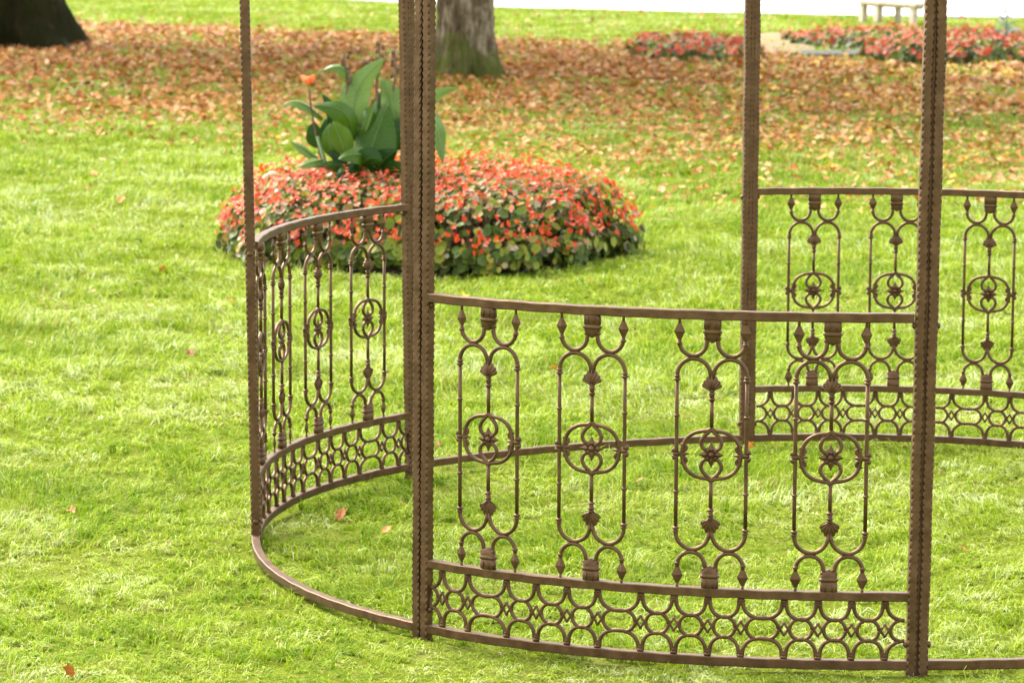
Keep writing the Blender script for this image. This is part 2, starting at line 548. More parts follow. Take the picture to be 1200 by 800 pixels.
def ornament_meshes():
    HH = 0.302
    bars = MB()
    rc, rs = 0.0049, 0.0044
    for sv in (1, -1):
        m = lambda pts: [V3((x, y * sv)) for x, y in pts]
        for su in (1, -1):
            f = lambda pts: m([(x * su, y) for x, y in pts])
            bars.tube(f([(0.0735, 0.253)] + arc_pts(0.043, 0.252, 0.0305, 0.031, 0, -180, 16) + [(0.0105, 0.262)]), rc)
            bars.tube(f([(0.078, 0.166)] + arc_pts(0.0405, 0.176, 0.0375, 0.039, 0, 165, 16) + [(0.0008, 0.168)]), rc)
            # inner drop loop
            bars.tube(f(spline([(0.0, 0.0575), (0.006, 0.051), (0.0165, 0.041), (0.0225, 0.029), (0.0205, 0.018), (0.0165, 0.0135), (0.0125, 0.0105)], 4)), 0.0045)
            # oval out to the side rods
            bars.tube(f(spline([(0.0, 0.060), (0.008, 0.0545), (0.022, 0.0525), (0.038, 0.0478), (0.053, 0.037), (0.0625, 0.020), (0.0660, 0.0)], 4)), 0.0046)
        bars.tube(m([(0, 0.058), (0, 0.125)]), rs)
        for v, r in ((0.125, 0.0082), (0.137, 0.0078)):
            bars.ball(V3((0, v * sv)), r, r, 0.0042)
        bars.tube(m([(0, 0.12), (0, 0.15)]), 0.0056)
    for su in (1, -1):
        bars.tube([V3((0.078 * su, z)) for z in (-0.17, -0.09, 0.0, 0.09, 0.17)], rs)
        for v in (-0.168, -0.086, 0.086, 0.168):
            big = abs(v) > 0.1
            bars.ball(V3((0.078 * su, v)), 0.0084 if big else 0.0068, 0.0084 if big else 0.0068, 0.0048)
            if big:
                bars.ball(V3((0.078 * su, v * 1.04)), 0.0072, 0.0072, 0.0042)
    out = {'bars': bars.mesh('railing_ornament')}

    # rosette: eight pointed petals both sides of a boss
    ro = MB()
    for k in range(8):
        a = 2 * PI * k / 8
        L = 0.0295 if k % 2 == 0 else 0.0225
        d, n_ = Vector((math.cos(a), 0, math.sin(a))), Vector((-math.sin(a), 0, math.cos(a)))
        pts = [d * 0.004, d * 0.013 + n_ * 0.0084, d * L, d * 0.013 - n_ * 0.0084]
        up, dn = d * 0.011 + Vector((0, -0.0045, 0)), d * 0.011 + Vector((0, 0.0045, 0))
        ro.add(pts + [up, dn], [(0, 4, 1), (1, 4, 2), (2, 4, 3), (3, 4, 0), (1, 5, 0), (2, 5, 1), (3, 5, 2), (0, 5, 3)])
    ro.ball((0, 0, 0), 0.0080, 0.0075, 0.0080)
    ro.ball((0, 0, 0), 0.0042, 0.0098, 0.0042)
    out['rosette'] = ro.mesh('rosette')

    # scallop shell, narrow end at the origin, opening along +z
    sh = MB()
    na, nr = 28, 6
    for side in (-1, 1):
        vs = []
        for i in range(nr + 1):
            q = i / nr
            for j in range(na + 1):
                w = -1 + 2 * j / na
                phi = w * D(66)
                rad = (0.036 - 0.011 * abs(w) ** 1.3 + 0.008 * max(0, 1 - abs(w) * 3)) * (0.95 + 0.05 * math.cos(w * PI * 7))
                ridge = 0.65 + 0.35 * math.cos(w * PI * 7)
                th = 0.0075 * math.sin(PI * min(0.93, 0.18 + 0.78 * q)) * (0.55 + 0.45 * (1 - w * w)) * (0.45 + 0.55 * ridge) + 0.0006
                vs.append((q * rad * math.sin(phi) * 1.0, side * th, q * rad * math.cos(phi)))
        fs = []
        for i in range(nr):
            for j in range(na):
                a_ = i * (na + 1) + j
                q4 = (a_, a_ + 1, a_ + na + 2, a_ + na + 1)
                fs.append(q4 if side > 0 else q4[::-1])
        sh.add(vs, fs, True)
    vs = []
    for j in range(na + 1):      # rim closing front and back
        w = -1 + 2 * j / na
        phi = w * D(66)
        rad = (0.036 - 0.011 * abs(w) ** 1.3 + 0.008 * max(0, 1 - abs(w) * 3)) * (0.95 + 0.05 * math.cos(w * PI * 7))
        for side in (-1, 1):
            vs.append((rad * math.sin(phi) * 1.0, side * 0.0022, rad * math.cos(phi)))
    sh.add(vs, [(2 * j, 2 * j + 1, 2 * j + 3, 2 * j + 2) for j in range(na)], True)
    sh.ball((0, 0, 0.001), 0.007, 0.007, 0.004)
    out['shell'] = sh.mesh('scallop_shell')

    # tassel block, top at the origin, hanging down
    ta = MB()
    prof = [(0.000, 0.78), (0.003, 0.98), (0.022, 1.0), (0.0225, 0.93), (0.0255, 0.93), (0.026, 1.10), (0.031, 1.10), (0.0315, 0.94), (0.036, 0.96), (0.043, 0.78), (0.049, 0.45), (0.053, 0.12)]
    rings = []
    for z, w in prof:
        hw, hd = 0.0195 * w, 0.0095 * (0.5 + 0.5 * w)
        r_ = []
        for k in range(20):
            a = 2 * PI * k / 20
            ca, sa = math.cos(a), math.sin(a)
            r_.append((hw * math.copysign(abs(ca) ** 0.5, ca), hd * math.copysign(abs(sa) ** 0.6, sa), -z))
        rings.append(r_[::-1])
    ta.loft(rings, True)
    for su in (-1, 1):
        ta.ball((su * 0.013, 0, -0.043), 0.0065, 0.007, 0.0065)
        ta.tube([Vector((su * 0.008, -0.0098, -0.003)), Vector((su * 0.008, -0.0102, -0.02))], 0.0012, 6)
    out['tassel'] = ta.mesh('tassel_block')

    # spearhead, top pin at origin, hanging down
    sp = MB()
    zc, zl, w, d = -0.0275, 0.0265, 0.0126, 0.0050
    vs = [(0, 0, zc + zl), (w, 0, zc), (0, -d, zc), (-w, 0, zc), (0, d, zc), (0, 0, zc - zl)]
    sp.add(vs, [(0, 2, 1), (0, 3, 2), (0, 4, 3), (0, 1, 4), (5, 1, 2), (5, 2, 3), (5, 3, 4), (5, 4, 1)])
    sp.tube([(0, 0, 0.003), (0, 0, -0.009)], 0.0032)
    sp.tube([(0, 0, -0.046), (0, 0, -0.058)], 0.0046)
    sp.ball((0, 0, -0.054), 0.0072, 0.0072, 0.0042)
    out['spear'] = sp.mesh('spearhead')

    # fleur on the side rod, pointing along -x
    fl = MB()
    fl.ball((0, 0, 0), 0.0058, 0.0078, 0.0055)
    for s in (-1, 1):
        fl.tube([V3(p) for p in spline([(0.001, s * 0.002), (-0.008, s * 0.004), (-0.014, s * 0.010), (-0.014, s * 0.018), (-0.0095, s * 0.020)], 5)], 0.0036,
                rr=[0.0033 - 0.0011 * k / 20 for k in range(21)])
        fl.ball(V3((-0.0095, s * 0.0195)), 0.0042, 0.0042, 0.0038)
        fl.tube([V3((0.002, s * 0.004)), V3((0.003, s * 0.013))], 0.005, rr=[0.006, 0.003])
    fl.tube([V3((0, 0)), V3((-0.010, 0)), V3((-0.019, 0))], 0.004, rr=[0.004, 0.0048, 0.0012])
    out['fleur'] = fl.mesh('fleur')
    for v_ in out['fleur'].vertices:
        v_.co = Vector((v_.co.x * 1.5, v_.co.y, v_.co.z * 1.05))
    for me in out.values():
        me.materials.append(M_IRON)
    return out


OM = ornament_meshes()


def link(name, me, parent, mat4):
    o = bpy.data.objects.new(name, me)
    col.objects.link(o)
    o.parent = parent
    o.matrix_local = mat4
    return o


def place_ornament(a):
    t, o = frame(a)
    z0 = (ZT - 0.0205 + ZM) / 2 - 0.001
    p = ring(a, -0.0105, z0)
    m = Matrix(((t.x, -o.x, 0, p.x), (t.y, -o.y, 0, p.y), (0, 0, 1, p.z), (0, 0, 0, 1)))
    m = m @ Matrix.Diagonal((0.985, 1, 0.979, 1))
    ob = link('railing_ornament', OM['bars'], pav, m)
    T = Matrix.Translation
    flip = Matrix.Diagonal((1, 1, -1, 1))
    flip = Matrix.Rotation(PI, 4, 'Y')
    link('rosette', OM['rosette'], ob, Matrix.Identity(4))
    link('scallop_shell', OM['shell'], ob, T((0, 0, 0.142)))
    link('scallop_shell', OM['shell'], ob, T((0, 0, -0.142)) @ flip)
    link('tassel_block', OM['tassel'], ob, T((0, 0, 0.304)))
    link('tassel_block', OM['tassel'], ob, T((0, 0, -0.303)) @ flip)
    for su in (1, -1):
        link('spearhead', OM['spear'], ob, T((0.0735 * su, 0, 0.302)))
        link('spearhead', OM['spear'], ob, T((0.0735 * su, 0, -0.302)) @ flip)
        link('fleur', OM['fleur'], ob, T((0.078 * su, 0, 0)) @ (Matrix.Identity(4) if su > 0 else Matrix.Rotation(PI, 4, 'Z')))


FEET = [2.3, 5.1, 9.1, 12.0, 14.9, 17.7, 21.5, 24.4, 27.3, 30.1, 33.75, 36.6, 39.4, 42.2]


def lattice(a0, a1):
    """band of cups, rings and small diamonds between middle rail and base rail"""
    mb = MB()
    z0, z1 = ZB - 0.001, ZM - 0.0195
    h = z1 - z0
    span = a1 - a0
    rm = ring_r((a0 + a1) / 2)
    k = span / D(44.95)
    feet = [a0 + D(f) * k for f in FEET]
    gap = D(0.85)
    lo, hi = a0 + gap, a1 - gap

    def P(a, v):
        return ring(a, -0.0105, z0 + v)

    def tube(pts, r):
        pts = [p for p in pts if lo - 1e-6 <= p[0] <= hi + 1e-6]
        if len(pts) > 1:
            mb.tube([P(*p) for p in pts], r, 8)

    ext = [feet[0] - D(2.85) * k] + feet + [feet[-1] + D(3.9) * k]
    for i in range(len(ext) - 1):
        fa, fb = ext[i], ext[i + 1]
        mid, half = (fa + fb) / 2, (fb - fa) / 2
        hw = half - 0.0045 / rm
        wide = max(0.0, half - D(1.46))
        for s in (1, -1):                                        # cup under the rail and arch over the base
            pts = []
            for q in range(21):
                th = PI * q / 20
                cx = math.cos(th)
                u = math.copysign(abs(cx) ** 0.92, cx) * hw
                v = h - 0.006 - 0.0385 * math.sin(th) ** 0.8
                pts.append((mid - u, v if s > 0 else h - v))
            pts = [(fa + 0.002 / rm, h if s > 0 else 0)] + pts + [(fb - 0.002 / rm, h if s > 0 else 0)]
            tube(pts, 0.0046)
        # ring between the cups, longer in the wide bays
        rr_ = (half - wide) * rm - 0.0125
        pts = []
        for q in range(33):
            th = 2 * PI * q / 32
            cu, cv = math.cos(th), math.sin(th)
            off = wide * (1 if cu > 1e-9 else -1 if cu < -1e-9 else 0)
            pts.append((mid + cu * rr_ / rm + off, h / 2 + cv * 0.0235))
        tube(pts, 0.0043)
    for f in feet:
        for v, s in ((h, -1), (0, 1)):
            mb.ball(P(f, v + s * 0.0045), 0.0085, 0.0085, 0.005)
            mb.ball(P(f, v + s * 0.0105), 0.006, 0.006, 0.004)
        mb.tube([P(f, 0.012), P(f, 0.018)], 0.0035)
        mb.tube([P(f, h - 0.012), P(f, h - 0.018)], 0.0035)
        dw, dh = 0.0098 / rm, 0.0125
        mb.tube([P(f - dw, h / 2), P(f, h / 2 + dh), P(f + dw, h / 2), P(f, h / 2 - dh)], 0.0042, 8, closed=True)
        for s in (-1, 1):
            mb.tube([P(f + s * 0.0085 / rm, h / 2), P(f + s * 0.0155 / rm, h / 2)], 0.0036)
            mb.ball(P(f, h / 2 + s * dh), 0.0042, 0.0042, 0.0042)
    return mb.build('lattice_band', M_IRON, pav)


ORN = {0: (-34.66, -24.8, -14.4, -4.37), 2: (55.4, 65.4, 75.5, 85.5), 4: (145.6, 155.6, 166.1, 175.4), 6: (235.4, 245.45, 255.7, 265.6)}
for i in range(8):
    a0, a1 = POST[i], POST[(i + 1) % 8]
    if a1 < a0:
        a1 += 2 * PI
    e = D(0.86)
    rail(a0 + e, a1 - e, ZB, 0.021, 'base_rail')
    if i % 2 == 0:
        rail(a0 + e, a1 - e, ZT, 0.0205, 'handrail')
        rail(a0 + e, a1 - e, ZM, 0.0195, 'middle_rail')
        lattice(a0, a1)
        for d in ORN[i]:
            place_ornament(D(d))


# ------------------------------------------------------------------ grass
def grass():
    # candidates with density falling with the square of distance, blades growing in size to match
    d0, d1 = 5.6, 52.0
    n = 950000
    u = rng.random(n)
    dd = np.linspace(d0, d1, 3000)
    w = (0.168 * dd + 0.55) / np.maximum(dd, 6.4) ** 2
    cdf = np.cumsum(w)
    cdf /= cdf[-1]
    y = np.interp(u, cdf, dd)
    x = (rng.random(n) * 2 - 1) * (0.168 * y + 0.55)
    # tufts: pull blades towards tuft centres
    cell = 0.055 * 2.0 ** np.floor(np.maximum(0, np.log2(y / 8.5 + 0.25 * (rng.random(n) - 0.5))))
    wx_, wy_ = x + 0.12 * vnoise(x, y, 0.21, 4, 4) + y * 0.31, y + 0.12 * vnoise(x, y, 0.19, 44, 9) - x * 0.27
    tx, ty = np.floor(wx_ / cell), np.floor(wy_ / cell)
    x0_, y0_ = x - wx_, y - wy_
    h1 = np.modf(np.abs(np.sin(tx * 127.1 + ty * 311.7) * 43758.5453))[0]
    h2 = np.modf(np.abs(np.sin(tx * 269.5 + ty * 183.3) * 43758.5453))[0]
    h3 = np.modf(np.abs(np.sin(tx * 419.2 + ty * 71.9) * 43758.5453))[0]
    pull = np.where(y > 15, 0.15, np.where(rng.random(n) < 0.6, 0.42, 0.1))
    x = x * (1 - pull) + (x0_ + (tx + 0.15 + 0.7 * h1) * cell) * pull
    y = y * (1 - pull) + (y0_ + (ty + 0.15 + 0.7 * h2) * cell) * pull
    big = vnoise(x, y, 0.9, 3, 9)
    med = vnoise(x, y, 0.22, 17, 41)
    fine = vnoise(x, y, 0.09, 63, 21)
    keep = rng.random(n) < np.clip(0.55 + 0.9 * med * (0.5 + fine), 0.6, 1)
    # small worn gaps and thin spots
    keep &= ~((vnoise(x, y, 0.085, 77, 5) > 0.80) & (vnoise(x, y, 0.5, 9, 150) > 0.52) & (rng.random(n) < 0.88) & (y < 26))
    # bare under the flower beds
    keep &= ~((x + 0.42) ** 2 / 0.97 ** 2 + (y - 15.35) ** 2 / 0.95 ** 2 < 1)
    # nothing on the gravel path
    ex, ey = np.array([p.x for p in edge]), np.array([p.y for p in edge])
    keep &= y < np.interp(x, ex, ey) - 0.05
    # iron bars and post feet stand free of blades
    ang = np.arctan2(x - CX, -(y - CY))
    rr = np.hypot(x - CX, y - CY)
    at = np.linspace(-PI, PI, 721)
    rad = np.interp(ang, at, [ring_r(a) for a in at])
    dr = rr - rad
    keep &= ~((dr > -0.025) & (dr < 0.003))
    x, y, big, med, fine, h1, h2, h3, dr = (q[keep] for q in (x, y, big, med, fine, h1, h2, h3, dr))
    n = len(x)
    sc = np.clip(y / 7.5, 0.9, 4.5)
    H = (0.014 + 0.021 * rng.random(n) ** 1.7) * (0.58 + 0.75 * med) * (0.75 + 0.6 * h3)
    H *= np.where((dr > 0) & (dr < 0.05), 0.7, 1.0)
    H = H * np.clip(sc, 1, 1.7)
    W = (0.0009 + 0.0012 * rng.random(n)) * sc
    weed = (rng.random(n) < 0.10) & (vnoise(x, y, 0.13, 200, 31) > 0.55)
    W = np.where(weed, W * 3.6, W)
    H = np.where(weed, H * 0.55, H)
    wind = 2 * PI * (h1 * 0.35 + vnoise(x, y, 0.6, 90, 12) * 1.2)
    la = wind + rng.normal(0, 0.9, n)
    lean = np.clip(0.95 + rng.normal(0, 0.5, n) + 0.6 * (1 - med), 0.05, 2.1)
    fa = la + rng.normal(0, 0.8, n)
    dx, dy = np.cos(la), np.sin(la)
    wx, wy = -np.sin(fa), np.cos(fa)
    z = gz(x, y) - 0.003
    B = np.stack([x, y, z], -1)
    Wv = np.stack([wx * W, wy * W, 0 * W], -1)
    up1 = np.stack([dx * H * lean * 0.35, dy * H * lean * 0.35, H * 0.62], -1)
    up2 = np.stack([dx * H * lean, dy * H * lean, H * np.clip(1.1 - 0.38 * lean, 0.28, 1)], -1)
    V = np.stack([B - Wv * 0.8, B + Wv * 0.8, B + up1 + Wv * 0.75, B + up1 - Wv * 0.75, B + up2], 1).reshape(-1, 3)
    k = np.arange(n) * 5
    L = np.stack([k, k + 1, k + 2, k + 3, k + 3, k + 2, k + 4], -1).ravel()
    sizes = np.tile([4, 3], n)
    dry = vnoise(x, y, 0.45, 12, 70)
    tone = 0.38 + 0.30 * h2 + 0.28 * (big - 0.5) + 0.40 * (fine - 0.5) + rng.normal(0, 0.15, n) + 0.30 * np.clip(dry - 0.62, 0, 1) * 2
    brown = rng.random(n) < 0.03 + 0.16 * np.clip(0.40 - med, 0, 1) + 0.10 * (dry > 0.72)
    tone = np.clip(tone, 0.20, 1)
    tone = np.where(weed, rng.uniform(0.16, 0.36, n), tone)
    tone = np.where(brown, rng.random(n) * 0.12, tone)
    o = np_object('grass', V, sizes, L, np.repeat(tone, 2), M_GRASS)
    tag(o, 'short tufted green grass growing all over the lawn', 'grass', kind='stuff')


grass()


# ------------------------------------------------------------------ fallen leaves
LEAF2D = np.array([(0, -0.55), (0.16, -0.42), (0.5, -0.34), (0.34, -0.05), (0.56, 0.22), (0.22, 0.24), (0.0, 0.62), (-0.22, 0.24), (-0.56, 0.22), (-0.34, -0.05), (-0.5, -0.34), (-0.16, -0.42)])


def leaf_verts(n, x, y, z, size, tilt=0.45):
    """n curled leaves: centre vertex + 12 outline vertices each"""
    yaw = rng.random(n) * 2 * PI
    tx, ty = rng.normal(0, tilt, n), rng.normal(0, tilt, n)
    curl = rng.normal(0.35, 0.35, n)
    pts = np.concatenate([np.zeros((1, 2)), LEAF2D])
    P = np.repeat(pts[None], n, 0) * size[:, None, None]
    P[:, :, 0] *= rng.uniform(0.7, 1.1, n)[:, None]
    zz = curl[:, None] * (P[:, :, 0] ** 2) / size[:, None] * 1.6 + rng.normal(0, 0.05, (n, 13)) * size[:, None]
    c, s = np.cos(yaw)[:, None], np.sin(yaw)[:, None]
    X = P[:, :, 0] * c - P[:, :, 1] * s
    Y = P[:, :, 0] * s + P[:, :, 1] * c
    Z = zz + X * np.tan(np.clip(tx, -1, 1))[:, None] + Y * np.tan(np.clip(ty, -1, 1))[:, None]
    return np.stack([X + x[:, None], Y + y[:, None], Z + z[:, None]], -1).reshape(-1, 3)


def leaf_loops(n):
    k = np.arange(n)[:, None] * 13
    tri = []
    for j in range(12):
        tri += [0, 1 + j, 1 + (j + 1) % 12]
    return (k + np.array(tri)[None]).ravel()


def leaf_carpet():
    n = 190000
    y = rng.uniform(11, 46, n)
    x = (rng.random(n) * 2 - 1) * (0.168 * y + 1.2)
    px = 600 + FPX * x / y
    pat = vnoise(x, y, 1.1, 40, 3) * 0.6 + vnoise(x, y, 0.35, 8, 88) * 0.4
    start = np.interp(px, [0, 300, 560, 800, 1200], [22.0, 20.6, 17.6, 17.0, 16.8])
    end = np.interp(px, [0, 120, 480, 620, 900, 940, 1200], [43, 42, 39, 37.5, 36, 34, 34])
    up = np.clip((y - start) / 5.0, 0, 1)
    dn = np.clip((end - y) / 1.8, 0, 1)
    dens = up * dn * np.clip(0.3 + 1.5 * (pat - 0.28), 0.06, 1)
    dens = np.maximum(dens, 0.012 * (y > 30) + 0.0022)
    dens *= np.where((y > 29) & (y < 31.2), 0.9, 1.0)
    keep = rng.random(n) < dens * np.interp(y, [18, 24, 29, 34], [0.62, 0.68, 0.85, 0.85])
    keep &= ~((x + 0.42) ** 2 + (y - 15.35) ** 2 < 1.1)
    keep &= ~((np.hypot(x + 0.45, y - 30.0) < 0.45) | (np.hypot(x + 5.95, y - 37.2) < 0.9))
    x, y, px = x[keep], y[keep], px[keep]
    n = len(x)
    size = rng.uniform(0.024, 0.064, n) * np.clip(y / 26, 0.6, 1.2)
    z = gz(x, y) + rng.uniform(0.015, 0.055, n)
    V = leaf_verts(n, x, y, z, size, 0.3)
    tone = np.clip(rng.normal(0.49, 0.24, n) + 0.12 * np.clip((29 - y) / 6, 0, 1), 0, 0.88)  # farther litter toned darker: tree shade put into the leaf colour
    yel = rng.random(n) < np.where(px > 850, 0.16, 0.015)
    tone = np.where(yel, rng.uniform(0.95, 1, n), tone)
    o = np_object('leaf_litter', V, np.full(n * 12, 3), leaf_loops(n), np.repeat(tone, 12), M_LEAF)
    tag(o, 'orange and brown fallen leaves spread under the trees', 'fallen leaves', kind='stuff')


leaf_carpet()

SINGLE = [(400, 599, .05, .35, 'pale brown curled leaf in the grass inside the ring, left of the other one'),
          (453, 621, .045, .55, 'pinkish brown leaf inside the ring behind the front left post'),
          (514, 517, .045, .30, 'brown leaf just right of the front left post above the back base rail'),
          (649, 430, .045, .55, 'orange leaf between the first and second front railing ornaments'),
          (878, 521, .05, .6, 'orange leaf lying at the foot of the back post'),
          (932, 470, .06, .72, 'pale pinkish leaf seen behind the back lattice band'),
          (142, 234, .09, .68, 'pale orange leaf upright on the left lawn level with the red flower bed'),
          (102, 220, .08, .45, 'rusty orange leaf on the far left lawn beyond the pavilion'),
          (110, 205, .09, .7, 'pale leaf on the left lawn at the edge of the leaf litter'),
          (190, 316, .07, .5, 'small brown leaf on the lawn left of the flower bed base'),
          (270, 350, .06, .75, 'pale curled leaf left of the tall thin left post'),
          (81, 790, .04, .28, 'dark rusty leaf at the bottom left corner of the lawn'),
          (83, 595, .04, .8, 'straw coloured leaf on the open lawn far left of the ring'),
          (750, 560, .035, .35, 'small brown leaf between the second and third front ornaments'),
          (1130, 640, .035, .6, 'tan leaf on the grass right of the front right post'),
          (1172, 500, .055, .45, 'orange leaf behind the back lattice at the right edge'),
          (829, 706, .035, .25, 'brown leaf caught in the front lattice band'),
          (700, 268, .075, .65, 'tan leaf on the lawn beside the right end of the flower bed')]
for px, py, size, tone, lab in SINGLE:
    p = on_ground(px, py, 0.03)
    V = leaf_verts(1, np.zeros(1), np.zeros(1), np.zeros(1), np.array([size * 0.62]), 0.4)
    o = np_object('fallen_leaf', V, np.full(12, 3), leaf_loops(1), np.full(12, tone), M_LEAF)
    o.location = (p.x, p.y, float(gz(p.x, p.y)) + 0.03)
    tag(o, lab, 'leaf', 'single fallen leaves on the lawn')


# ------------------------------------------------------------------ flower beds
def oval_leaf(mb_v, mb_l, mb_s, mb_t, c, nrm, size, tone, cup=0.25, roll=None):
    """a round cupped leaf, six rim points and a centre"""
    u = nrm.orthogonal().normalized()
    a0 = random.random() * 6.28 if roll is None else roll
    w = nrm.cross(u)
    k = len(mb_v)
    mb_v.append(c - nrm * size * cup)
    for j in range(7):
        a = a0 + 2 * PI * j / 7
        r = size * (1.2 if j == 0 else 1.0)
        mb_v.append(c + (u * math.cos(a) + w * math.sin(a) * 0.82) * r)
    for j in range(7):
        mb_l += [k, k + 1 + j, k + 1 + (j + 1) % 7]
        mb_s.append(3)
        mb_t.append(tone)


def dome(th, ph, rx, ry, H):
    """point and normal on a flattened mound with steep sides; ph: 0 rim at ground, 1 top centre"""
    q = (1 - ph)
    rad = min(1.0, q) ** 0.62
    z = H * (0.86 + 0.14 * (1 - rad * rad)) * (1 - rad ** 11)
    lump = 1 - 0.045 * max(0, 1 - z / H) ** 2 + 0.05 * math.sin(th * 5 + 1) + 0.035 * math.sin(th * 11 + 2.2) + 0.02 * math.sin(th * 23)
    p = Vector((rx * rad * math.cos(th) * lump, ry * rad * math.sin(th) * lump, z))
    p.z *= 1 + 0.16 * noise.noise(Vector((p.x * 3.1 + rx * 7, p.y * 3.1, 0.3))) + 0.09 * noise.noise(Vector((p.x * 8, p.y * 8, 3.3)))
    n = Vector((math.cos(th) * rad ** 3, math.sin(th) * rad ** 3, 0.9 * (1 - rad ** 6) + 0.2)).normalized()
    return p, n


def petals(mb, c, nrm, size, tone):
    """begonia flower: two large and two small cupped petals round a small yellow eye"""
    u = nrm.orthogonal().normalized()
    w = nrm.cross(u)
    a0 = random.random() * 6.28
    for k, s in enumerate((1.0, 0.7, 1.0, 0.7)):
        a = a0 + k * PI / 2
        d = u * math.cos(a) + w * math.sin(a)
        e = u * -math.sin(a) + w * math.cos(a)
        L = size * s
        vs = [c, c + d * L * 0.55 + e * L * 0.5 + nrm * L * 0.22, c + d * L + e * L * 0.22 + nrm * L * 0.42, c + d * L - e * L * 0.22 + nrm * L * 0.42, c + d * L * 0.55 - e * L * 0.5 + nrm * L * 0.22]
        mb.add(vs, [(0, 1, 2, 3, 4)], True, min(1, max(0, tone + random.uniform(-0.12, 0.12))))


def flower_bed(center, rx, ry, H, nleaf, nflow, lsize, fsize, label, single=0, top_red=0.8, hole=None, leaf_bias=0.0, petal=None):
    root = empty('flower_bed', center)
    tag(root, label, 'flower bed')
    # soil the plants stand in, and the dense stems inside
    so = MB()
    rings = []
    for q, z in ((0.88, -0.04), (0.86, 0.02), (0.78, 0.07)):
        rings.append([Vector((rx * q * math.cos(2 * PI * k / 48), ry * q * math.sin(2 * PI * k / 48), z + 0.01 * math.sin(k * 2.1))) for k in range(48)])
    so.loft(rings, True)
    so.build('bed_soil', M_SOIL, root)
    v, l, s, t = [], [], [], []
    for k in range(nleaf):
        th = random.random() * 2 * PI
        ph = 1 - (1 - random.random()) ** 0.62 if random.random() < 0.62 else 0.06 * random.random() ** 0.5
        p, n = dome(th, ph, rx, ry, H)
        ins = random.random() ** 1.6 * 0.30
        p = Vector((p.x * (1 - ins * 0.55), p.y * (1 - ins * 0.55), p.z * (1 - ins)))
        if p.z < 0.03:
            p.z = random.uniform(0.01, 0.10)
        if hole and (p.x - hole[0]) ** 2 + (p.y - hole[1]) ** 2 < hole[2] ** 2:
            continue
        n = (n + Vector((random.gauss(0, .5), random.gauss(0, .5), random.gauss(0.15, .4)))).normalized()
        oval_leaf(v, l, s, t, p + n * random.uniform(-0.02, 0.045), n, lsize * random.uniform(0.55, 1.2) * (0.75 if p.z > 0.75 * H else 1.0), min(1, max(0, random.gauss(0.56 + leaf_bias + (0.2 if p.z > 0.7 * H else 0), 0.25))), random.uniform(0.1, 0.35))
    # upright reddish stems
    fo = np_object('begonia_foliage', np.array([tuple(q) for q in v]), np.array(s), np.array(l), np.array(t), M_BEGONIA)
    fo.parent = root
    st = MB()
    for k in range(int(nleaf / 9)):
        th = random.random() * 2 * PI
        p, n = dome(th, random.random(), rx * 0.95, ry * 0.95, H * 0.95)
        if p.z < 0.06:
            continue
        b = Vector((p.x * 0.82, p.y * 0.82, 0.03))
        st.tube([b, (b + p) * 0.5 + Vector((0, 0, 0.03)), p], 0.006, 5, cap=False)
    st.build('begonia_stems', M_STALK, root)['kind'] = 'stuff'
    fl = []
    for k in range(nflow):
        th = random.random() * 2 * PI
        side = random.random() < 0.36
        ph = 0.13 * random.random() if side else 0.08 + 0.92 * (1 - (1 - random.random()) ** 0.62)
        p, n = dome(th, ph, rx, ry, H)
        if side and random.random() > (p.z / H) ** 1.3 * (1.1 if math.cos(th) < 0.3 else 0.95) + 0.06:
            continue
        if p.z < 0.08:
            p.z = random.uniform(0.08, H * 0.7)
        if hole and (p.x - hole[0]) ** 2 + (p.y - hole[1]) ** 2 < hole[2] ** 2:
            continue
        if noise.noise(Vector((p.x * 6, p.y * 6, p.z * 6 + rx))) + random.uniform(-.45, .45) < -0.19:
            continue
        p = p + n * random.uniform(0.005, 0.045) + Vector((0, 0, max(0, random.gauss(0, 0.018))))
        n = (n + Vector((random.gauss(0, .4), random.gauss(-.15, .4), random.gauss(0, .3)))).normalized()
        fl.append((p, n, fsize * random.uniform(0.7, 1.25), min(1, max(0, random.gauss(0.5, 0.27)))))
    # the ones that show largest: front and top, nearest the path of view
    fl.sort(key=lambda q: q[0].y - q[0].z - q[2] * 20)
    for p, n, sz, tone in fl[:single]:
        mb = MB()
        petals(mb, Vector((0, 0, 0)), n, sz, tone)
        mb.build('begonia_blossom', M_BLOSSOM, root, p)
    mb = MB()
    for p, n, sz, tone in fl[single:]:
        petals(mb, p, n, sz, tone)
        if random.random() < 0.6:                                # blossoms sit in loose clusters
            petals(mb, p + Vector((random.gauss(0, .02), random.gauss(0, .02), random.gauss(0, .012))), n, sz * 0.8, tone)
    o = mb.build('begonia_blossoms', petal or M_BLOSSOM, root)
    o['kind'] = 'stuff'
    return root


BEDC = (-0.425, 15.35, 0.0)
flower_bed(BEDC, 1.0, 0.98, 0.37, 11500, 4400, 0.0245, 0.0140,
           'round bed of coral red begonias surrounding the broad leaved canna plant', single=100)


def far_bed(px0, px1, py_front, py_back, H, label, nl, nf):
    a, b = on_ground(px0, py_front), on_ground(px1, py_front)
    c = on_ground((px0 + px1) / 2, py_back)
    ctr = Vector(((a.x + b.x) / 2, (a.y + c.y) / 2, 0))
    return flower_bed(ctr, (b.x - a.x) / 2, (c.y - a.y) / 2, H, nl, nf, 0.042, 0.034, label, leaf_bias=-0.12, petal=M_FARFL)


far_bed(742, 905, 76, 58, 0.18, 'low red flower bed beyond the lawn left of the thin back post', 1700, 520)
far_bed(932, 1260, 62, 46, 0.15, 'long low strip of red flowers farthest back near the wooden bench', 2300, 700)
far_bed(1022, 1290, 79, 66, 0.20, 'low red flower strip in front of the silvery plant at the right edge', 2000, 650)

